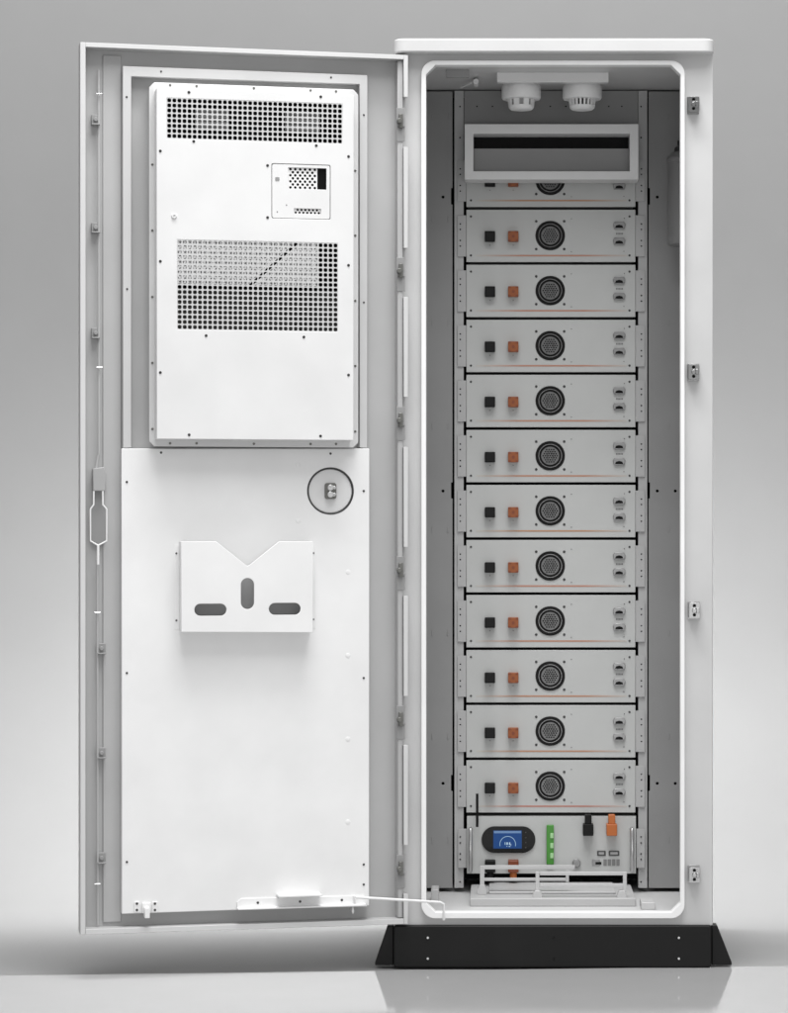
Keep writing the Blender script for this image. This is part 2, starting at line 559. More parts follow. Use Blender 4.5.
# upper trim frame round the air conditioner
W1 = -0.012
OUT = [(122.8, 66), (367.3, 75.2), (367.3, 448), (122.8, 448)]
INN = [(131.2, 76.4), (359.6, 84.2), (359.6, 447.5), (131.2, 447.5)]
b = MB()
Po = dpoly(OUT, W1); Pi = dpoly(INN, W1)
b.prism([Po[0], Po[1], Po[2], Pi[2], Pi[1], Pi[0], Pi[3], Po[3]], W1 - .016, W1)
dpart(b, 'trim_frame', paint('frame_white', 0.55, 0.42, 0.06), bevel=0.001)
# lower cover sheet with the round lock recess
W2 = -0.010
lc = dl(330.5, 491, W2)
b = MB()
pan = dpoly([(121.5, 448.5), (369.3, 448.5), (369.3, 905.6), (121.5, 914)], W2)
b.prism(pan, W2 - .022, W2, [disc(lc[0], lc[1], .0505, 40)])
dpart(b, 'cover_sheet', 'white', bevel=0.0015)
b = MB(); b.cyl((lc[0], 0, lc[1]), .0478, W2 - .020, W2 - .003, n=40)
dpart(b, 'lock_disc', 'disc', bevel=0.001)
b = MB()
for q, dz in ((1, .0075), (1, -.0075)):
    b.cyl((lc[0] + .002, 0, lc[1] + dz), .0070, W2, W2 + .014, n=18)
    b.cyl((lc[0] - .0065, 0, lc[1] + dz), .0042, W2, W2 + .012, n=14)
dpart(b, 'lock_barrel', 'knob', bevel=0.0012)
b = MB(); b.prism(rrect(lc[0] - .0125, lc[0] + .0125, lc[1] - .0175, lc[1] + .0175, .005, 4), W2 - .004, W2 + .003)
dpart(b, 'lock_plate', 'dsteel', bevel=0.001)
# dark ring gap
b = MB(); b.torus((lc[0], W2 - .001, lc[1]), .0500, .0020, 48)
dpart(b, 'lock_ring', 'screw')
# screws in trim frame and cover sheet
for px, py in ((126.5, 97), (127, 289), (161, 71.5), (331, 77.5), (363.8, 115), (363.8, 302.5)):
    u, v = dl(px, py, W1); screw(door, u, W1, v, .0022, 1)
for px, py in ((126.7, 482), (126.7, 673), (126.7, 862), (161, 452.6), (330.5, 453.6), (363.7, 491), (363.7, 678), (363.7, 864.5), (363.7, 884.5)):
    u, v = dl(px, py, W2); screw(door, u, W2, v, .0026, 1)
# pressed bumps
for px, py in ((348, 655.5), (348, 739), (348, 822), (348, 572), (298, 521), (298, 465)):
    u, v = dl(px, py, W2)
    b = MB(); b.lathe([(.0062, W2 - .001), (.0048, W2 + .0005), (.0022, W2 + .0009)], (u, 0, v), 'Y', 16)
    dpart(b, 'pressed_stud', 'white')
# lock rods, guides, pull handle
WRD = -0.024
b = MB()
for pa, pb in (((98.5, 70), (98.8, 455)), ((94.5 + 3.6, 455), (95.8, 470)), ((97.2, 560), (97.6, 925))):
    ua, va = dl(*pa, WRD); ub, vb = dl(*pb, WRD)
    b.tube([(ua, WRD, va), (ub, WRD, vb)], .0026)
dpart(b, 'lock_rod', 'door')
for px, py in ((95.5, 119.5), (95.5, 227.5), (95.5, 333), (101.5, 648.5), (101.5, 753), (101.5, 858)):
    u, v = dl(px, py, -.02)
    b = MB()
    b.box(u - .0085, u + .0085, WS, -.024, v - .012, v + .011)
    b.box(u - .009, u + .009, -.026, -.014, v - .012, v - .009)
    b.cyl((u, 0, v), .0045, -.024, -.016, n=14)
    dpart(b, 'rod_guide', 'panel', bevel=0.001)
for px, py in ((99, 94), (99.3, 367.5), (97.3, 612.5), (97.3, 884)):
    u, v = dl(px, py, -.018)
    b = MB(); b.tube([(u - .006, -.018, v), (u + .006, -.018, v)], .0015)
    dpart(b, 'rod_pin', 'bolt')
b = MB()
pts = dpoly([(92.8, 468.5), (104, 467), (106, 475), (105.5, 491), (92.8, 491)], -.012)
b.prism(pts, WS, -.012)
dpart(b, 'lock_case', paint('lock_case_zinc', 0.36, 0.45, 0.05), bevel=0.0015)
b = MB()
pts = dpoly([(94, 490), (102.5, 490), (104, 506), (106, 510), (105.5, 541), (97.7, 546), (90.5, 541), (90.5, 510), (94, 505)], -.026)
b.prism(pts, WS, -.026)
dpart(b, 'handle_well', 'panel', bevel=0.001)
b = MB()
for side in ([(93.6, 491), (93.6, 504.5), (90.3, 509), (90.3, 541), (97.9, 545.5)], [(102.6, 491), (102.6, 504.5), (106.4, 509), (106.4, 541), (97.9, 545.5)]):
    b.tube([(u, -.008, v) for u, v in dpoly(side, -.008)], .0019)
pp = dpoly([(97.9, 545.5), (97.9, 564.5)], -.008)
b.tube([(u, -.008, v) for u, v in pp], .0028)
dpart(b, 'pull_handle', 'white')
# small latch bracket at the foot of the cover sheet
for dx in (-9, 9):
    b = MB()
    u, v = dl(145.8 + dx, 906.8, W2)
    b.prism(rrect(u - .0062, u + .0062, v - .0125, v + .0115, .003, 3), W2, W2 + .003)
    dpart(b, 'latch_plate', 'white', bevel=0.0006)
    for dy in (-3.2, 3.2):
        u, v = dl(145.8 + dx, 906.8 + dy, W2 + .003); screw(door, u, W2 + .003, v, .0028, 1)
b = MB()
u, v = dl(146, 911, W2); b.box(u - .0055, u + .0055, W2, W2 + .026, v - .012, v + .010)
b.box(u - .009, u + .009, W2, W2 + .006, v - .004, v + .018)
dpart(b, 'latch_tongue', 'white', bevel=0.001)
# shelf strip at the foot of the cover sheet
b = MB()
P = dpoly([(237, 909.5), (237, 902), (241, 898.5), (363, 895.5), (367, 898), (367, 906.5)], W2 + .004)
b.prism(P, W2, W2 + .004)
ua, va = dl(238, 910.2, W2 + .022); ub, vb = dl(366.5, 906.8, W2 + .022)
b.box(ua, ub, W2, W2 + .022, va, va + .0035)
dpart(b, 'foot_tray', 'white', bevel=0.0008)
b = MB()
ua, va = dl(279, 897.8, W2 + .04); ub, vb = dl(322.5, 895.6, W2 + .04)
b.box(ua, ub, W2, W2 + .038, va, va + .004)
dpart(b, 'tray_flap', 'white', bevel=0.0006)
for px, py in ((257.8, 902.7), (300, 901.5), (341.8, 900)):
    u, v = dl(px, py, W2 + .004); screw(door, u, W2 + .004, v, .0028, 1)
# stay rod from door foot to the cabinet sill
b = MB()
def w2d(p):
    q = Vector(p) - HINGE
    return (q.dot(dvec), q.dot(nvec), q.z)
sa = dl(355, 897.5, .012)
pts = [(sa[0], W2, sa[1]), (sa[0] - .004, .010, sa[1])]
for px, py, Y in ((440, 902.3, -.05), (443.6, 904.2, -.045), (443.9, 920, -.04)):
    pts.append(w2d((wx(px, Y), Y, wz(py, Y))))
b.tube(pts, .0030)
dpart(b, 'stay_rod', 'white')
b = MB(); u, v = dl(352.5, 910.5, W2 + .005); b.cyl((u, 0, v), .0028, W2 - .01, W2 + .012, n=12); b.lathe([(.0012, 0), (.003, .006), (.001, .014)], (u, W2 + .01, v - .006), 'Z', 10)
dpart(b, 'drain_nipple', 'white')

# ================================================================== air conditioner on the door
def door_thing(name, u, w, v, label, cat):
    p = DMAT @ Vector((u, w, v))
    return empty(name, p, label, cat, math.pi + TH)

WF, WC = 0.006, 0.050         # flange and cover heights
fl = dpoly([(149, 441), (153.8, 446.3), (351, 446.3), (358.3, 441.2), (358.3, 96), (351.5, 89.6), (153.6, 82.2), (149, 87.5)], WF)
u_c, _ = dl(254, 446, WF)
AO = Vector((u_c, WS, min(p[1] for p in fl)))
ac = door_thing('air_conditioner', AO.x, AO.y, AO.z, 'white cabinet air conditioner with perforated grilles set into the door', 'air conditioner')
def apart(mb, name, mat, parent=ac, **k): return mb.obj(name, mat, parent, origin=AO, **k)
cv = dpoly([(156.6, 439), (353.6, 440), (353.6, 95.2), (156.6, 87.8)], WC)
cu0, cu1 = cv[1][0], cv[0][0]
cz0, cz1 = (cv[0][1] + cv[1][1]) / 2, (cv[2][1] + cv[3][1]) / 2
b = MB()
fu0, fu1 = min(p[0] for p in fl), max(p[0] for p in fl); fz0, fz1 = min(p[1] for p in fl), max(p[1] for p in fl)
b.prism(chamfer(fu0, fu1, fz0, fz1, .011), WF - .003, WF, [rect(cu0 + .01, cu1 - .01, cz0 + .01, cz1 - .01)])
b.prism(rect(fu0 + .008, fu1 - .008, fz0 + .008, fz1 - .008), WS, WF - .003, [rect(cu0 + .01, cu1 - .01, cz0 + .01, cz1 - .01)])
apart(b, 'flange', 'acflange', bevel=0.001)
# grille openings, rectangles in door coordinates
def drect(a, c, w):
    (ua, va), (uc, vc) = dl(*a, w), dl(*c, w)
    return min(ua, uc), max(ua, uc), min(va, vc), max(va, vc)
g1 = drect((166.6, 97.6), (342.4, 143.4), WC)
g1 = (g1[0], g1[1], dl(166.6, 138.3, WC)[1], dl(166.6, 97.6, WC)[1])
g2 = drect((177, 239.6), (338, 332), WC)
g2 = (g2[0], g2[1], dl(177, 329.3, WC)[1], dl(177, 239.4, WC)[1])
cp = (dl(330.5, 200, WC)[0], dl(271.5, 200, WC)[0], dl(271.5, 218.3, WC)[1], dl(271.5, 163.3, WC)[1])
dwn = (dl(326.5, 180, WC)[0], dl(288.2, 180, WC)[0], dl(288, 188.6, WC)[1], dl(288, 167.3, WC)[1])
slo = (dl(321, 211, WC)[0], dl(294, 211, WC)[0], dl(294, 213.6, WC)[1], dl(294, 208.2, WC)[1])
b = MB()
t = .0016
b.prism(rect(cu0, cu1, cz0, cz1), WC - t, WC, [rect(*g1), rect(*g2), rrect(*cp, .004, 3)])
b.box(cu0, cu0 + t, WF, WC - t, cz0, cz1); b.box(cu1 - t, cu1, WF, WC - t, cz0, cz1)
b.box(cu0 + t, cu1 - t, WF, WC - t, cz0, cz0 + t); b.box(cu0 + t, cu1 - t, WF, WC - t, cz1 - t, cz1)
apart(b, 'front_cover', 'ac', bevel=0.0008)
b = MB(); b.grille(*g1, 35, 8, WC - .0004, .0012, .80)
apart(b, 'upper_grille', 'grid', smooth=False)
b = MB(); b.grille(*g2, 32, 18, WC - .0004, .0012, .80)
apart(b, 'lower_grille', 'grid', smooth=False)
# dark inside, blower grilles and condenser sheet seen through the holes
b = MB(); b.box(cu0 + .011, cu1 - .011, WS + .001, WS + .006, cz0 + .011, cz1 - .011)
apart(b, 'inner_back', 'cavity')
for pa, pb in (((195, 108), (229, 130)), ((285, 111), (320, 134))):
    q = drect(pa, pb, WC - .012)
    b = MB(); n = 7; h = (q[3] - q[2]) / n
    for i in range(n): b.box(q[0], q[1], WC - .016, WC - .012, q[2] + i * h, q[2] + (i + .55) * h)
    b.box(q[0], q[1], WC - .018, WC - .016, q[2], q[3])
    apart(b, 'blower_grille', 'panel')
q = drect((175, 237), (318, 286), WC - .0042)
b = MB()
sl0, sl1 = dl(251, 286, WC - .0042)[0], dl(300, 237, WC - .0042)[0]
sw = .005
b.prism([(q[0], q[2]), (sl0 - sw, q[2]), (sl1 - sw, q[3]), (q[0], q[3])], WC - .006, WC - .0042)
b.prism([(sl0 + sw, q[2]), (q[1], q[2]), (q[1], q[3]), (sl1 + sw, q[3])], WC - .006, WC - .0042)
coil = apart(b, 'condenser_sheet', 'coil')
# staggered rows of dots pressed on the condenser sheet, one mesh part
b = MB()
nx = 44; dx = (q[1] - q[0]) / nx
nz = int((q[3] - q[2]) / dx)
for j in range(nz):
    for i in range(nx - 1):
        x = q[0] + (i + .5 + .5 * (j % 2)) * dx; z = q[2] + (j + .5) * dx
        tt = (z - q[2]) / (q[3] - q[2]); xm = sl0 + (sl1 - sl0) * tt
        if abs(x - xm) < sw + dx * .5: continue
        b.cyl((x, 0, z), dx * .33, WC - .0043, WC - .0038, n=6)
apart(b, 'sheet_perforation', 'perf', coil, smooth=False)
q = drect((178, 287), (338, 330), WC - .02)
b = MB()
n = 26; h = (q[3] - q[2]) / n
for i in range(n): b.box(q[0] - .002, q[1] + .002, WC - .024, WC - .020, q[2] + i * h, q[2] + (i + .3) * h)
apart(b, 'condenser_fin', 'dsteel')
# controller plate
b = MB()
b.prism(rrect(cp[0] + .0012, cp[1] - .0012, cp[2] + .0012, cp[3] - .0012, .004, 3), WC - .003, WC - .0006, [rect(*dwn), rect(*slo)])
cpl = apart(b, 'controller_plate', 'ac', bevel=0.0006)
b = MB()
wx_ = dwn[0] + (dwn[1] - dwn[0]) * .235
b.box(dwn[0], dwn[1], WC - .009, WC - .007, dwn[2], dwn[3])
apart(b, 'display_window', 'glass', cpl)
b = MB(); b.honeycomb(wx_, dwn[1], dwn[2], dwn[3], 6, 7, WC - .004, .001, .92)
apart(b, 'display_mesh', 'coil', cpl, smooth=False)
b = MB(); b.box(slo[0], slo[1], WC - .009, WC - .007, slo[2], slo[3]); apart(b, 'slot_back', 'glass', cpl)
b = MB(); b.honeycomb(slo[0], slo[1], slo[2], slo[3], 7, 2, WC - .004, .001, .92)
apart(b, 'slot_mesh', 'coil', cpl, smooth=False)
u, v = dl(277.3, 178.8, WC); b = MB(); b.prism(rrect(u - .0045, u + .0045, v - .0035, v + .0035, .001, 2), WC - .002, WC + .0004)
apart(b, 'indicator', 'panel', cpl)
for px, py in ((277.3, 211.7), (286.5, 205)):
    u, v = dl(px, py, WC); o = screw(cpl, u, WC - .0006, v, .0014, 1, 'led', 'ink', .0006); o.location -= AO
for px, py in ((160.2, 151), (160.2, 261.3), (160.2, 372.5), (189, 434.8), (320.5, 436), (348.5, 375), (348.5, 265.3), (348.5, 156.5), (320.7, 96.8), (188.8, 92.3),
               (193.6, 141.4), (316.2, 145.6), (206, 335.6), (303.8, 337), (267.5, 165.5), (267.5, 217.5)):
    u, v = dl(px, py, WC); o = screw(ac, u, WC, v, .0031, 1); o.location -= AO
u, v = dl(174, 216, WC); o = screw(ac, u, WC, v, .006, 1, 'drain_cap', 'ac', .003); o.location -= AO
for px, py in ((170, 85.2), (196.5, 86.2), (253.8, 88.3), (310.5, 90.5), (336, 91.5), (170, 443.3), (196.5, 443.3), (253.8, 443.8), (310.5, 444), (336, 444),
               (152.2, 164.5), (152.2, 230.5), (152.2, 297), (152.2, 363), (152.2, 429), (355.2, 170.8), (355.2, 235.6), (355.2, 300.8), (355.2, 366), (355.2, 431.5)):
    u, v = dl(px, py, WF); o = screw(ac, u, WF, v, .0027, 1, 'screw', 'dsteel'); o.location -= AO

# ================================================================== document pocket on the door
WD = 0.028
dp = dpoly([(181.2, 632), (313, 632.4), (313, 541.4), (279, 541.4), (250, 564.6), (247.5, 566), (245, 564.6), (216, 541.4), (181.2, 541.4)], WD)
PO = Vector((dl(247, 632, WD)[0], W2, dp[0][1]))
pk = door_thing('document_pocket', PO.x, PO.y, PO.z, 'white sheet metal document pocket with V notch and three slots on the door', 'document pocket')
def slot(px0, px1, py0, py1):
    (ua, va), (ub, vb) = dl(px0, py1, WD), dl(px1, py0, WD)
    r = min(abs(ua - ub), abs(va - vb)) / 2 - 1e-5
    return rrect(ua, ub, va, vb, r, 6)
b = MB()
b.prism(dp, WD - .0018, WD, [slot(194.2, 226.4, 603.6, 616), slot(240.8, 254, 578, 609.2), slot(268.8, 300.6, 602.8, 615)])
ua, ub = dp[1][0], dp[0][0]
zb_, zt_ = dp[0][1], dp[2][1]
b.box(ua, ua + .0018, W2, WD - .0018, zb_, zt_); b.box(ub - .0018, ub, W2, WD - .0018, zb_, zt_)
b.box(ua + .0018, ub - .0018, W2, WD - .0018, zb_, zb_ + .0018)
b.obj('pocket_sheet', 'white', pk, bevel=0.0007, origin=PO)
b = MB(); b.box(ua + .004, ub - .004, W2 + .0005, W2 + .0015, zb_ + .003, dp[5][1] - .006)
b.obj('slot_shade_plate', paint('pocket_slot_shade', 0.28, 0.6, 0.03), pk, origin=PO)  # dark plate added so the pocket slots look shaded
for s_, uu in ((1, ub), (-1, ua)):
    b = MB(); b.box(uu, uu + s_ * .011, W2, W2 + .0007, zb_ + .004, zt_ - .006)
    b.obj('mounting_flange', 'white', pk, bevel=0.0005, origin=PO)
for uu, s_ in ((ub, 1), (ua, -1)):
    for py in (553.5, 621):
        o = screw(pk, uu + s_ * .0065, W2 + .0007, dl(181, py, WD)[1], .0022, 1); o.location -= PO

# ================================================================== battery modules
MY = 0.335                       # front face of a module
sc = S * kk(MY)
MC = 551.2
def make_module():
    root = empty('battery_module', (wx(MC, MY), MY, 0), '', 'battery module', group='battery modules stacked in the rack')
    X = lambda px: (px - MC) * sc
    Zc = lambda dy: (26.2 - dy) * sc
    b = MB()
    fx, fz, fr = X(550.3), Zc(-.3), 14.6 * sc
    b.prism(rect(X(466.4), X(635.6), Zc(26.2), Zc(-26.2)), 0, .0035, [disc(fx, fz, fr, 40)])
    b.box(X(468), X(634), .0035, .09, Zc(25.6), Zc(-25.6))
    body = b.obj('module_case', 'module', root, bevel=0.0009)
    for s_ in (-1, 1):
        b = MB()
        xa, xb = (X(457.5), X(466.2)) if s_ < 0 else (X(635.8), X(645))
        hx = X(460.3) if s_ < 0 else X(641.6)
        b.prism(rect(xa, xb, Zc(20.6), Zc(-20.6)), .001, .0035, [disc(hx, Zc(d), .0019, 8) for d in (-12, -6.5, 4.6, 10.2)])
        b.obj('rack_ear', 'rack', root, bevel=0.0005)
        b = MB()
        for d in (-12, -6.5, 4.6, 10.2): b.cyl((hx, 0, Zc(d)), .00185, .0026, .0035, n=8)
        b.obj('ear_hole', 'cavity', root)
    # fan
    b = MB(); b.lathe([(fr, .002), (fr, -.0015), (fr * .97, -.0025), (fr * .83, -.0025), (fr * .80, .004)], (fx, 0, fz), 'Y', 48)
    fan = b.obj('fan', 'blackp', root)
    b = MB(); b.torus((fx, -.0018, fz), fr * .785, .0010, 48, 6)
    b.obj('guard_ring', 'fanring', fan)
    b = MB(); b.cyl((fx, 0, fz), fr * .80, .0032, .0036, n=40); b.obj('fan_well', 'cavity', fan)
    b = MB()
    pitch = 2.35 * sc
    gh = []
    for jj in range(-5, 6):
        for ii in range(-5, 6):
            hx_, hz_ = (ii + .5 * (jj % 2)) * pitch, jj * pitch * .87
            if math.hypot(hx_, hz_) < fr * .53: gh.append(disc(fx + hx_, fz + hz_, pitch * .36, 6))
    b.prism(disc(fx, fz, fr * .62, 32), -.0012, -.0002, gh)
    b.torus((fx, -.0012, fz), fr * .22, .0009, 24, 5)
    b.obj('fan_guard', 'fan', fan)
    for ddx in (-14, 14):
        for ddy in (-14.2, 13.6): screw(root, fx + ddx * sc, 0, fz - ddy * sc, .0031)
    for px in (471, 629.6):
        for dy in (-19.3, 19.6): screw(root, X(px), 0, Zc(dy), .0026)
    for px, dy in ((624.5, -17.5), (624, 15.5), (571.5, -17), (571.5, 16)): screw(root, X(px), 0, Zc(dy), .0011)
    # power connectors
    for px, m, nm in ((490, 'blackp', 'black_terminal'), (513.3, 'rust', 'orange_terminal')):
        x, z = X(px), Zc(1.2)
        h = 5.2 * sc
        b = MB()
        b.prism(rrect(x - h, x + h, z - h, z + h, .002, 3), -.018, .0)
        c = b.obj(nm, m, root, bevel=0.0008)
        b = MB()
        if m == 'rust':
            b.cyl((x, 0, z), .0036, -.0186, -.018, n=12)
            b.obj('terminal_socket', 'orangedk', c)
            b = MB()
            for q in (-1, 1):
                for w_ in (-1, 1): b.box(x + q * h * .95, x + q * h * .45, -.0186, -.018, z + w_ * h * .95, z + w_ * h * .62)
            b.obj('terminal_rim', 'orangedk', c)
        else:
            b.box(x - h * .8, x + h * .8, -.0186, -.018, z - h * .8, z + h * .8); b.obj('terminal_cap', 'black', c, bevel=.0004)
        screw(root, x, 0, Zc(9.4), .0012, mat='ink')  # small grey dot painted as the shadow mark below the connector
    # communication ports
    for dy, e in ((-10.2, 0), (5.6, 1)):
        x, z = X(619.2), Zc(dy)
        hw, hh = 6.3 * sc, 3.5 * sc
        b = MB()
        b.prism([(x - hw, z + hh * .3), (x - hw * .8, z - hh), (x + hw * .8, z - hh), (x + hw, z + hh * .3), (x + hw * .75, z + hh), (x - hw * .75, z + hh)], -.006, 0)
        p_ = b.obj('data_port', 'port', root, bevel=0.0008)
        b = MB()
        b.prism([(x - hw * .66, z - hh * .72), (x + hw * .66, z - hh * .72), (x + hw * .5, z - hh * .05), (x, z + hh * .2), (x - hw * .5, z - hh * .05)], -.0063, -.006)
        b.obj('port_opening', 'cavity', p_)
    b = MB()
    for i in range(5):
        x = X(616.2) + i * 1.45 * sc
        b.box(x, x + 1.0 * sc, -.0003, 0, Zc(-1.2), Zc(-3.0))
    b.obj('port_marking', 'ink', root)
    b = MB(); b.box(X(476), X(627), -.0004, 0, Zc(20.6), Zc(19.0))
    b.obj('stripe', 'stripe', root)
    return root


def copy_thing(root):
    r = root.copy(); COL.objects.link(r)
    def rec(o, n):
        for ch in list(o.children):
            c = ch.copy(); COL.objects.link(c); c.parent = n
            c.matrix_parent_inverse = ch.matrix_parent_inverse.copy()
            rec(ch, c)
    rec(root, r)
    return r


mod = make_module()
mods = []
NTH = ['first', 'second', 'third', 'fourth', 'fifth', 'sixth', 'seventh']
for i in range(12):
    src = mod if i == 0 else copy_thing(mod)
    mods.append(src)
for i, o in enumerate(mods):
    g = 208.3 + 55.06 * i
    o.location = (wx(MC, MY), MY, wz(g - 27.53 + 26.2, MY))
    if i == 0: l = 'light grey battery module half hidden behind the hollow white air duct'
    elif i == 1: l = 'light grey battery module fully visible just below the one half hidden by the duct'
    elif i == 11: l = 'lowest light grey battery module, resting right above the unit with blue screen'
    elif i <= 6: l = f'light grey fan-fronted battery module, {NTH[i]} one down counting from the white air duct'
    else: l = f'light grey fan-fronted battery module, {NTH[11 - i]} one up counting from the blue screen unit'
    o['label'] = l

# ================================================================== air duct in front of the top module
DY = 0.255
ax0, ax1, az0, az1 = wx(464.6, DY), wx(638.6, DY), wz(179.6, DY), wz(124, DY)
du = empty('air_duct', ((ax0 + ax1) / 2, DY, az0), 'hollow rectangular white air duct mouth across the top of the battery rack', 'air duct')
DO = Vector(((ax0 + ax1) / 2, DY, az0))
ix0, ix1, iz0, iz1 = wx(473.4, DY), wx(630, DY), wz(171.2, DY), wz(133.6, DY)
b = MB()
b.prism(rect(ax0, ax1, az0, az1), DY, DY + .066, [rect(ix0, ix1, iz0, iz1)])
b.obj('duct_frame', 'duct', du, bevel=0.001, origin=DO)
b = MB()
zm = iz1 - (iz1 - iz0) * .32
b.box(ix0 + .0005, ix1 - .0005, DY + .05, DY + .054, iz0 + .0005, zm)
b.obj('baffle', 'panel', du, origin=DO)
b = MB(); b.box(ix0 + .0005, ix1 - .0005, DY + .058, DY + .062, iz0 + .0005, iz1 - .0005)
b.obj('duct_throat', 'cavity', du, origin=DO)

# ================================================================== detectors under the ceiling plate
def detector(px, kind):
    Y = .17
    x, z = wx(px, Y), wz(110.5, Y)
    zt_ = wz(81.8, .10)
    sm = kind == 'smoke'
    o = empty('smoke_detector' if sm else 'heat_detector', (x, Y, z),
              'white ceiling detector with a ring of narrow dark slots' if sm else 'white ceiling detector with a few wide openings between ribs, nearer the door', 'detector',
              group='detectors under the cabinet ceiling')
    k = S * kk(Y)
    H = zt_ - z
    b = MB()
    b.lathe([(18.5 * k, H + .004), (19.6 * k, H - .004), (19.6 * k, 12.5 * k), (18.6 * k, 11 * k), (13.5 * k, 10.6 * k)], (0, 0, 0), 'Z', 48)
    b.obj('detector_base', 'detector', o, bevel=0)
    b = MB(); b.lathe([(11.5 * k, 11 * k), (11.3 * k, 3 * k)], (0, 0, 0), 'Z', 32)
    b.obj('sensor_chamber', 'cavity' if sm else 'panel', o)
    b = MB()
    b.lathe([(13.0 * k, 4.6 * k), (12.4 * k, 2.2 * k), (10.6 * k, .6 * k), (7 * k, 0)], (0, 0, 0), 'Z', 40)
    n = 20 if sm else 8
    wd = .0022 if sm else .0062
    for i in range(n):
        a = 2 * math.pi * (i + .5) / n
        r_ = 12.6 * k
        rr = r_ if True else r_
        c, s_ = math.cos(a), math.sin(a)
        vs = []
        for zz, rad in ((4 * k, 12.6 * k), (11 * k, 13.6 * k)):
            for rad2 in (rad, rad - .005):
                for q in (-1, 1):
                    vs.append(b.bm.verts.new((rad2 * c - q * wd * s_, rad2 * s_ + q * wd * c, zz)))
        for f in ((0, 1, 3, 2), (4, 6, 7, 5), (0, 4, 5, 1), (2, 3, 7, 6), (0, 2, 6, 4), (1, 5, 7, 3)):
            b.bm.faces.new([vs[j] for j in f])
    b.obj('detector_cap', 'detector', o)
    return o


detector(521.3, 'heat')
detector(582.3, 'smoke')

# ================================================================== aerosol bottle on the right inside
BY = .28
bxp = wx(682, BY)
bo = empty('extinguisher_canister', (bxp, BY, wz(246, BY)), 'dim grey fire extinguisher canister mounted upright beside the right jamb', 'fire extinguisher')
k = S * kk(BY)
b = MB()
b.lathe([(12 * k, 0), (14.2 * k, .004), (14.6 * k, 8 * k), (14 * k, 9.5 * k), (14 * k, 83 * k), (15.2 * k, 84 * k), (15.4 * k, 87 * k), (13.5 * k, 90 * k), (9 * k, 93.5 * k), (5 * k, 95 * k)], (0, 0, 0), 'Z', 40)
b.obj('cylinder_body', 'bottle', bo)
b = MB(); b.lathe([(8 * k, 94 * k), (7.5 * k, 98 * k), (4.5 * k, 100 * k), (4.5 * k, 105 * k), (2 * k, 106 * k)], (0, 0, 0), 'Z', 24)
b.obj('valve', 'screw', bo)
b = MB(); b.box(-.03, .03, .0355, YP - BY - .0005, 40 * k, 46 * k)
b.obj('wall_bracket', 'panel', bo)

# ================================================================== control unit with the blue screen
UY = 0.330
su = S * kk(UY)
ux0, ux1, uz0, uz1 = wx(467, UY), wx(636, UY), wz(873.5, UY), wz(816.3, UY)
UO = Vector(((ux0 + ux1) / 2, UY, uz0))
cu = empty('control_unit', UO, 'light grey control unit with blue screen at the bottom of the battery rack', 'control unit')
def upart(mb, name, mat, parent=cu, **kw): return mb.obj(name, mat, parent, origin=UO, **kw)
X = lambda px: wx(px, UY)
Z = lambda py: wz(py, UY)
b = MB(); b.box(ux0, ux1, UY, UY + .10, uz0, uz1)
b.box(X(541.8), X(542.3), UY - .0003, UY, Z(872), Z(818)); b.box(X(558), X(558.5), UY - .0003, UY, Z(872), Z(818))
upart(b, 'unit_case', 'module', bevel=0.001)
for s_ in (-1, 1):
    xa, xb = (X(458), X(466.6)) if s_ < 0 else (X(636.6), X(645))
    hx = X(460.3) if s_ < 0 else X(641.3)
    b = MB(); b.box(xa, xb, UY + .003, UY + .006, Z(868), Z(829))
    ear = upart(b, 'rack_ear', 'rack', bevel=0.0005)
    for py in (837, 843, 854, 859.5): 
        o = screw(cu, hx, UY + .003, Z(py), .0021); o.location -= UO
    hxx = X(470.6) if s_ < 0 else X(631.8)
    b = MB()
    b.tube([(hxx, UY, Z(829)), (hxx, UY - .022, Z(829)), (hxx, UY - .026, Z(832)), (hxx, UY - .026, Z(866)), (hxx, UY - .022, Z(869)), (hxx, UY, Z(869))], .0048, 12)
    upart(b, 'handle', 'handle')
# pill display
b = MB()
pc = (Z(826.2) + Z(852.8)) / 2
b.prism(rrect(X(481.6), X(535.4), Z(852.8), Z(826.2), (Z(826.2) - Z(852.8)) / 2 - 1e-5, 14), UY - .004, UY)
ds = upart(b, 'display', 'glass', bevel=0.0008)
b = MB(); b.box(X(493.4), X(521.8), UY - .0048, UY - .004, Z(848.3), Z(830.3)); upart(b, 'screen', 'screen', ds)
b = MB(); b.box(X(494), X(521.2), UY - .0051, UY - .0048, Z(833), Z(830.7)); upart(b, 'status_bar', 'screentop', ds)
b = MB()
cxp, cyp = 507.8, 843.2
pts = [(X(cxp + 7.9 * math.cos(a)), UY - .0051, Z(cyp + 1 - 8.1 * math.sin(a))) for a in [R(-12 + 204 * i / 18) for i in range(19)]]
b.tube(pts, .0007, 5)
upart(b, 'gauge_arc', 'screenink', ds)
b = MB()
for px, py, w_, h_ in ((505.2, 843.3, .7, 2.6), (507.3, 843.3, 1.4, 2.4), (509.7, 843.4, 1.2, 2.6), (509.6, 846.2, 1.6, .8), (507, 846, .8, .8), (511, 844.6, .5, 2)):
    b.box(X(px - w_ / 2), X(px + w_ / 2), UY - .0051, UY - .0048, Z(py + h_ / 2), Z(py - h_ / 2))
upart(b, 'screen_reading', 'screenink', ds)
for py in (832.3, 837.5, 842.5, 847.5):
    o = screw(cu, X(525.8), UY - .004, Z(py), .0017, -1, 'button', 'screw', .0008); o.location -= UO
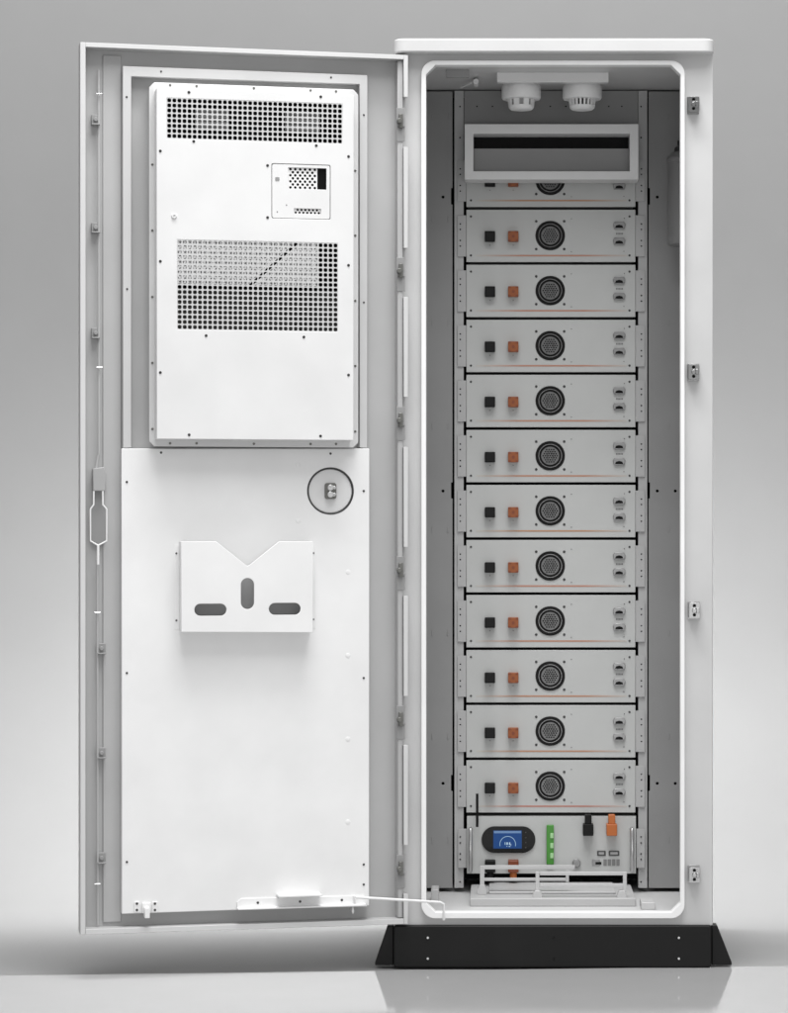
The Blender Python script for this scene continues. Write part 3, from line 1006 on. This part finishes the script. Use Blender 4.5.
# green terminal block
b = MB(); b.box(X(546.6), X(553.8), UY - .012, UY, Z(863.8), Z(824.8))
tb = upart(b, 'terminal_block', 'green', bevel=0.0008)
for py in (835, 845, 855):
    b = MB(); b.prism(rrect(X(550.2), X(553.4), Z(py + 2.6), Z(py - 2.6), .001, 2), UY - .0135, UY - .012)
    upart(b, 'terminal_clamp', paint('pale_green_clamp', (0.35, 0.62, 0.30), 0.35, 0.0), tb, bevel=0.0005)
# upper cable plugs
for px, m in ((588, 'blackp'), (611.5, 'orange')):
    h = 5.2
    b = MB()
    b.prism(rrect(X(px - h), X(px + h), Z(834.5), Z(823), .002, 3), UY - .030, UY)
    b.prism(rrect(X(px - 3.4), X(px + 3.4), Z(823), Z(813.6), .0015, 2), UY - .026, UY - .008)
    upart(b, 'black_plug' if m == 'blackp' else 'orange_plug', m, bevel=0.0015)
# lower cable plugs
for px, m, m2 in ((490.3, 'blackp', 'blackp'), (513.4, 'orangedk', 'orange')):
    b = MB()
    b.prism(rrect(X(px - 5.2), X(px + 5.2), Z(871), Z(859.3), .0018, 3), UY - .028, UY)
    c = upart(b, 'black_plug' if m == 'blackp' else 'orange_plug', m, bevel=0.0012)
    b = MB()
    b.cyl((X(px), UY - .016, 0), 3.4 * su, Z(877.5), Z(871) + .001, 'Z', 18)
    upart(b, 'cable_end', m2, c)
# round key switch, sockets and lettering
b = MB(); b.lathe([(4.2 * su, 0), (4.2 * su, -.006), (3.6 * su, -.0075), (2.2 * su, -.0075)], (X(576.5), UY, Z(863)), 'Y', 24)
kn = upart(b, 'key_switch', 'port')
for x0, x1 in ((597.2, 605.8), (608.8, 619.4)):
    b = MB()
    b.prism(rrect(X(x0), X(x1), Z(855.8), Z(850.6), .0018, 3), UY - .002, UY)
    p_ = upart(b, 'socket', 'screw', bevel=0.0005)
    b = MB(); b.prism(rrect(X(x0 + 1.6), X(x1 - 1.6), Z(854.4), Z(852), .001, 2), UY - .0024, UY - .002)
    upart(b, 'socket_insert', 'port', p_)
b = MB(); b.prism(rrect(X(592.2), X(600), Z(865.6), Z(859.2), .0012, 2), UY - .0015, UY)
p_ = upart(b, 'socket', 'port', bevel=0.0004)
b = MB(); b.box(X(595.5), X(601.5), UY - .0018, UY - .0003, Z(864.4), Z(862)); upart(b, 'socket_opening', 'cavity', p_)
b = MB()
for i in range(4):
    x = 603.5 + i * 4.3
    b.prism(rrect(X(x), X(x + 3.4), Z(865.6), Z(859.2), .0009, 2), UY - .001, UY)
upart(b, 'switch_bank', paint('switch_grey', 0.2, 0.5, 0.0), bevel=0.0003)
# antenna
b = MB(); b.tube([(X(477.3), UY - .018, Z(826)), (X(477.3), UY - .022, Z(792.8))], .0030, 12)
upart(b, 'antenna', 'blackp')

# ================================================================== white bracket frames standing before the control unit
def bracket(name, label, bars, posts, feet, Y):
    xs = [p[0] for p in posts]
    o = empty(name, (wx((xs[0] + xs[-1]) / 2, Y), Y, wz(898.5, .10)), label, 'bracket', group='brackets on the cabinet floor')
    O = Vector(o.location)
    for xa, xb, ya, yb in bars:
        b = MB(); b.box(wx(xa, Y), wx(xb, Y), Y, Y + .006, wz(yb, Y), wz(ya, Y)); b.obj('bar', 'bracket', o, bevel=0.0007, origin=O)
    for px, ya, yb, w_ in posts:
        b = MB(); b.box(wx(px - w_, Y), wx(px + w_, Y), Y - .001, Y + .008, wz(yb, Y), wz(ya, Y)); b.obj('post', 'bracket', o, bevel=0.0007, origin=O)
    for px, py in feet:
        b = MB()
        b.prism([(wx(px - 4.6, Y), wz(py, Y)), (wx(px - 4.6, Y), wz(py - 5, Y)), (wx(px - 2.6, Y), wz(py - 9, Y)), (wx(px + 2.6, Y), wz(py - 9, Y)), (wx(px + 4.6, Y), wz(py - 5, Y)), (wx(px + 4.6, Y), wz(py, Y))], Y - .008, Y + .012)
        b.box(wx(px - 3.4, Y), wx(px + 3.4, Y), Y - .004, Y + .009, wz(898.4, .10), wz(py, Y))
        b.obj('foot', 'bracket', o, bevel=0.0008, origin=O)
    return o


bracket('cable_bracket', 'white metal cable bracket on the cabinet floor, under the blue screen',
        [(484, 575, 865.4, 869.4), (484, 566, 878, 881)], [(482.2, 866, 889, 2.2), (567.5, 869.6, 882, 1.6)], [(482.2, 894)], .17)
bracket('cable_bracket', 'white metal cable bracket on the cabinet floor, under the orange plug at right',
        [(540, 624, 871.8, 875.4), (540, 624, 883.6, 887.2)], [(537.6, 872, 892, 1.9), (625, 872, 892, 1.9)], [(537.6, 899.3), (622, 899.3)], .12)

# ================================================================== camera, light
cam = bpy.data.cameras.new('camera')
cam.sensor_fit = 'VERTICAL'; cam.sensor_height = 24.0
cam.lens = 24.0 * D / (1013 * S)
cam.shift_y = (HV - 506.5) / 1013
cam.shift_x = -(XV - 394.0) / 1013
cam.clip_start = 0.1; cam.clip_end = 60
co = bpy.data.objects.new('camera', cam); COL.objects.link(co)
co.location = EYE; co.rotation_euler = (R(90), 0, 0)
SC.camera = co


def area(name, loc, target, sx, sy, power, col=(1, 1, 1)):
    l = bpy.data.lights.new(name, 'AREA'); l.shape = 'RECTANGLE'; l.size = sx; l.size_y = sy; l.energy = power; l.color = col
    o = bpy.data.objects.new(name, l); COL.objects.link(o)
    o.location = loc
    o.rotation_euler = (Vector(target) - Vector(loc)).to_track_quat('-Z', 'Y').to_euler()
    return o


WORLD = 0.74
LP = {'key': 130, 'front': 42, 'top': 165, 'wall': 29, 'side': 9}
area('key_softbox', (0.25, -2.1, 5.0), (0, 0.1, 0.3), 2.6, 2.2, LP['key'])
area('front_softbox', (0.3, -6.6, 0.6), (0, 0, 0.35), 3.4, 1.0, LP['front'])
area('top_softbox', (-0.35, -1.15, 5.4), (-0.35, -0.6, 0), 2.4, 0.7, LP['top'])
area('side_softbox', (4.2, -3.0, 2.2), (0.3, 0, 0.9), 1.6, 2.0, LP['side'])
area('hidden_wall_fill', (-0.22, 0.72, 0.80), (-0.22, 1.45, 0.10), 2.3, 0.3, LP['wall'])  # unseen lamp added behind the cabinet to brighten the lower backdrop

w = bpy.data.worlds.new('World'); SC.world = w
w.use_nodes = True
nt = w.node_tree
bg = nt.nodes['Background']
tc = nt.nodes.new('ShaderNodeTexCoord'); sx = nt.nodes.new('ShaderNodeSeparateXYZ')
nt.links.new(tc.outputs['Generated'], sx.inputs[0])
rm = nt.nodes.new('ShaderNodeValToRGB')
rm.color_ramp.interpolation = 'EASE'
e = rm.color_ramp.elements
e[0].position = 0.0; e[0].color = (0.35, 0.35, 0.35, 1)
e[1].position = 1.0; e[1].color = (1, 1, 1, 1)
for pos, v in ((0.5, 0.42), (0.62, 0.66), (0.8, 1.0)):
    x = e.new(pos); x.color = (v, v, v, 1)
mr = nt.nodes.new('ShaderNodeMapRange'); mr.inputs['From Min'].default_value = -1.0
nt.links.new(sx.outputs['Z'], mr.inputs['Value']); nt.links.new(mr.outputs['Result'], rm.inputs['Fac'])
nt.links.new(rm.outputs['Color'], bg.inputs[0])
bg.inputs[1].default_value = WORLD      # a studio: bright ceiling, dimmer walls
SC.view_settings.view_transform = 'Standard'
SC.view_settings.look = 'None'
SC.view_settings.exposure = 0.0
SC.view_settings.gamma = 1.0
SC.cycles.use_denoising = True
SC.cycles.max_bounces = 8
